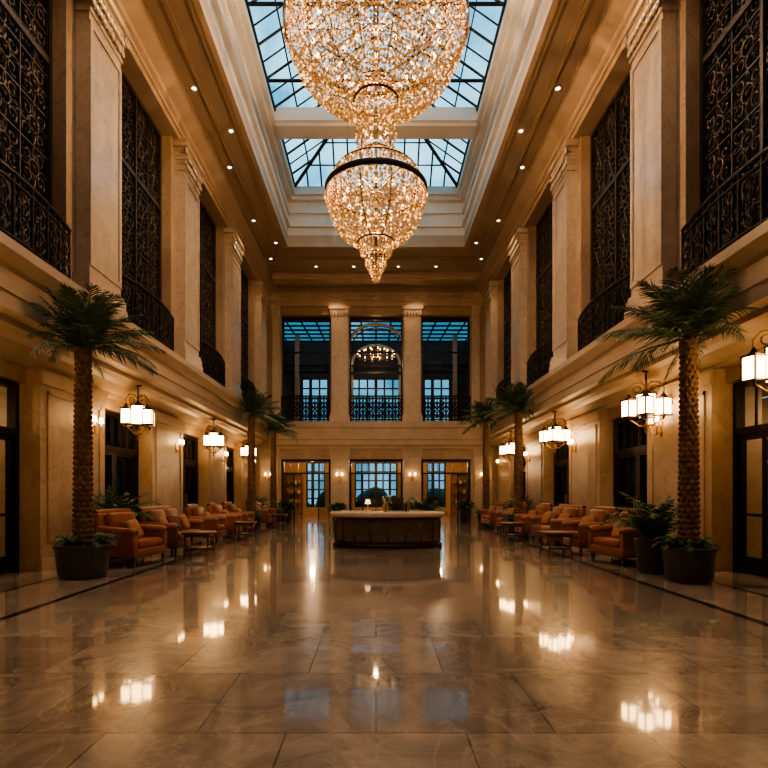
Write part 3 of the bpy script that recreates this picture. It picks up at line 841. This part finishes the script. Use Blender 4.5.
# ------------------------------------------------------------------ seating
def chair_mesh(w, name, lk='leather', npil=1):
    mb = MB()
    D=.92
    for sx in (-1,1):
        for sy in (-1,1):
            mb.lathe([(.022,0),(.028,.05),(.04,.2)],(sx*(D/2-.1),sy*(w/2-.1),0),'wood',8)
    mb.rbox((0,0,.27),(D-.08,w-.06,.16),.03,lk)
    mb.rbox((0,0,.195),(D-.06,w-.04,.03),.01,'wood')
    ns = max(1,round((w-.3)/.65)); sw=(w-.34)/ns
    for i in range(ns):
        yy=-(w-.34)/2+sw*(i+.5)
        mb.rbox((.06,yy,.42),(D-.2,sw-.01,.17),.06,lk,seg=3)
        mb.rbox((-D/2+.22,yy,.74),(.2,sw-.02,.56),.08,lk,rot=(0,-.18,0),seg=3)
    mb.rbox((-D/2+.09,0,.60),(.16,w-.06,.86),.07,lk,rot=(0,-.14,0),seg=3)
    mb.tube([(-D/2+.02,y,1.02) for y in (-w/2+.06,-w/4,0,w/4,w/2-.06)],[.06,.07,.075,.07,.06],lk,10)
    for sy in (-1,1):
        y=sy*(w/2-.08)
        mb.rbox((0,y,.44),(D-.08,.15,.42),.05,lk,seg=3)
        mb.tube([(-D/2+.10,y,.70),(-.1,y,.67),(D/2-.12,y,.65),(D/2-.05,y,.63)],[.085,.09,.09,.07],lk,10)
        mb.tube([(D/2-.05,y+.05*math.cos(t),.63+.05*math.sin(t)) for t in [q*PI/5 for q in range(10)]],.014,'wood',5,closed=True)
        mb.box(D/2-.06,D/2-.045,y-.02,y+.02,.2,.6,'wood')
    for i in range(npil):
        yy=0 if npil==1 else -(w-.6)/2+(w-.6)*i/(npil-1)
        mb.rbox((.02,yy,.68),(.16,.42,.40),.075,('pillow','pillow2')[i%2],rot=(.12*(-1)**i,-.42,.1*(-1)**i),seg=3)
    return mb.mesh(name)
cA=chair_mesh(1.15,'armchair','leather',1); cB=chair_mesh(1.1,'armchair','leather2',1); sofaM=chair_mesh(1.9,'sofa','leather2',3)
def place(me,name,x,y,rot): link(name,me,(x,y,0),(0,0,rot))
place(cA,'armchair',-4.80,10.65,-.18)
place(sofaM,'sofa',-4.78,12.75,0.)
place(cB,'armchair',-4.75,15.2,.05)
place(cA,'armchair',-4.75,17.1,.1)
place(cB,'armchair',-4.75,18.8,.0)
place(sofaM,'sofa',-4.78,22.7,0)
place(cA,'armchair',4.92,10.75,PI+.22)
place(cB,'armchair',4.9,12.5,PI+.05)
place(sofaM,'sofa',4.88,14.7,PI)
place(cA,'armchair',4.82,16.7,PI-.05)
place(cB,'armchair',4.8,19.25,PI)
place(sofaM,'sofa',4.78,21.6,PI)
def table_mesh():
    mb=MB()
    mb.rbox((0,0,.52),(.62,.62,.05),.02,'wood'); mb.rbox((0,0,.47),(.54,.54,.06),.01,'wood')
    for sx in (-1,1):
        for sy in (-1,1): mb.tube([(sx*.25,sy*.25,.46),(sx*.23,sy*.23,.2),(sx*.27,sy*.27,0)],[.028,.02,.018],'wood',6)
    for sg in (-1,1):
        mb.tube([(sg*.235,-.235,.18),(sg*.235,.235,.18)],.014,'wood',5); mb.tube([(-.235,sg*.235,.18),(.235,sg*.235,.18)],.014,'wood',5)
    mb.rbox((0,0,.19),(.46,.46,.02),.008,'wood')
    return mb.mesh('side_table')
tm=table_mesh()
for x,y in ((-3.92,12.0),(-3.9,16.1),(4.0,12.0),(3.95,15.7),(-3.92,21.9)): place(tm,'side_table',x,y,.05)

# ------------------------------------------------------------------ reception desk
root = empty('reception_desk',(.3,14.35,0))
mb=MB()
rx,ry=1.5,1.0
mb.lathe([(.97,0),(.97,.09),(.95,.11)],(0,0,0),'iron',64,rx,ry,smooth=False)
mb.lathe([(.93,.11),(.93,.80)],(0,0,0),'deskwood',64,rx,ry)
for i in range(20):
    a=2*PI*i/20
    for q in range(4):
        t0=a+.03+(2*PI/20-.06)*q/4; t1=a+.03+(2*PI/20-.06)*(q+1)/4
        p=(rx*.945*math.cos(t0),ry*.945*math.sin(t0)); p2=(rx*.945*math.cos(t1),ry*.945*math.sin(t1))
        mb.quad([(p[0],p[1],.18),(p2[0],p2[1],.18),(p2[0],p2[1],.72),(p[0],p[1],.72)],'deskwood')
mb.lathe([(.95,.75),(.97,.77),(.97,.80)],(0,0,0),'bronze',64,rx,ry)
mb.obj('body',parent=root)
mb=MB(); mb.lathe([(.96,.785),(1.0,.79),(1.02,.81),(1.02,.89),(1.0,.91),(.0001,.91)],(0,0,0),'desktop',64,rx,ry); mb.obj('countertop',parent=root)
DZ=.91
def monitor(x,y,rot):
    mb=MB(); mb.rbox((0,0,.008),(.22,.16,.016),.006,'pot'); mb.tube([(0,0,.01),(0,.02,.16)],.015,'pot',6)
    mb.rbox((0,0,.24),(.42,.02,.25),.008,'pot'); mb.box(-.195,.195,.0105,.012,.13,.35,'screenblue')
    mb.obj('computer_monitor',(x,y,DZ),(0,0,rot))
monitor(.55,14.75,0.2); monitor(.0,14.8,-.15)
mb=MB(); mb.lathe([(.05,0),(.07,.03),(.09,.12),(.06,.2),(.045,.24)],(0,0,0),'brass',16)
random.seed(5)
for i in range(26):
    a=random.uniform(0,2*PI); r=random.uniform(.02,.17); z=.34+random.uniform(-.05,.12)-r*.4
    mb.tube([(0,0,.22),(r*math.cos(a),r*math.sin(a),z)],.004,'leaf2',4)
    mb.ball((r*math.cos(a),r*math.sin(a),z),.03,'white' if i%3 else 'leaf2',1)
mb.obj('flower_vase',(.25,14.3,DZ))
mb=MB(); mb.lathe([(.07,0),(.07,.015),(.012,.02),(.012,.22)],(0,0,0),'brass',12); mb.lathe([(.08,.20),(.05,.32)],(0,0,0),'shade',16,cap=False)
mb.obj('desk_lamp',(-.22,14.5,DZ))
for i,(x,y) in enumerate(((.8,14.3),(.88,14.42),(.72,14.45))):
    mb=MB(); mb.lathe([(.03,0),(.032,.14),(.012,.18),(.012,.24),(.0001,.24)],(0,0,0),('pot','brass','leaf2')[i],10); mb.obj('bottle',(x,y,DZ))

# ------------------------------------------------------------------ outside garden
random.seed(21)
mb=MB(); mb.quad([(-40,YR+.3,-.25),(40,YR+.3,-.25),(40,80,-.25),(-40,80,-.25)],'dark'); mb.obj('ground_outside',fix=False)
mb=MB()
for i in range(40):
    x=random.uniform(-12,12); y=YR+random.uniform(2,7); h=random.uniform(.6,1.8)
    mb.ball((x,y,h*.4),h*.6,'leaf2',2,(1,1,1.1))
mb.obj('garden_hedge')

# ------------------------------------------------------------------ world
w = bpy.data.worlds.new('world'); sc.world = w; w.use_nodes = True
nt = w.node_tree; nt.nodes.clear()
out = nt.nodes.new('ShaderNodeOutputWorld'); bg = nt.nodes.new('ShaderNodeBackground')
tc = N(nt,'ShaderNodeTexCoord'); sx = N(nt,'ShaderNodeSeparateXYZ'); nt.links.new(tc.outputs['Generated'],sx.inputs[0])
r = N(nt,'ShaderNodeValToRGB'); e=r.color_ramp.elements
e[0].position=0; e[0].color=(.20,.38,.46,1); e[1].position=1; e[1].color=(.03,.22,.40,1)
x=e.new(.3); x.color=(.09,.35,.49,1)
nt.links.new(sx.outputs[2],r.inputs[0])
n = N(nt,'ShaderNodeTexNoise'); n.inputs['Scale'].default_value=7.5; n.inputs['Detail'].default_value=7; n.inputs['Distortion'].default_value=.6
nt.links.new(tc.outputs['Generated'],n.inputs['Vector'])
r2 = N(nt,'ShaderNodeValToRGB'); e=r2.color_ramp.elements; e[0].position=.42; e[0].color=(0,0,0,1); e[1].position=.62; e[1].color=(.95,.95,.95,1)
nt.links.new(n.outputs['Fac'],r2.inputs[0])
mx = N(nt,'ShaderNodeMix',data_type='RGBA'); mx.inputs[7].default_value=(.42,.70,.80,1)
nt.links.new(r2.outputs[0],mx.inputs[0]); nt.links.new(r.outputs[0],mx.inputs[6])
nt.links.new(mx.outputs[2],bg.inputs[0]); bg.inputs[1].default_value=2.1
nt.links.new(bg.outputs[0],out.inputs[0])

# ------------------------------------------------------------------ camera
cd = bpy.data.cameras.new('camera'); cam = bpy.data.objects.new('camera', cd); sc.collection.objects.link(cam)
cam.location=(0,0,1.4); cam.rotation_euler=(PI/2,0,0)
cd.sensor_width=36; cd.lens=36*540/768; cd.shift_x=(384-376)/768; cd.shift_y=(493-384)/768
cd.clip_end=300
sc.camera=cam
sc.view_settings.view_transform='AgX'
sc.view_settings.look='AgX - Medium High Contrast'
sc.view_settings.exposure=.18
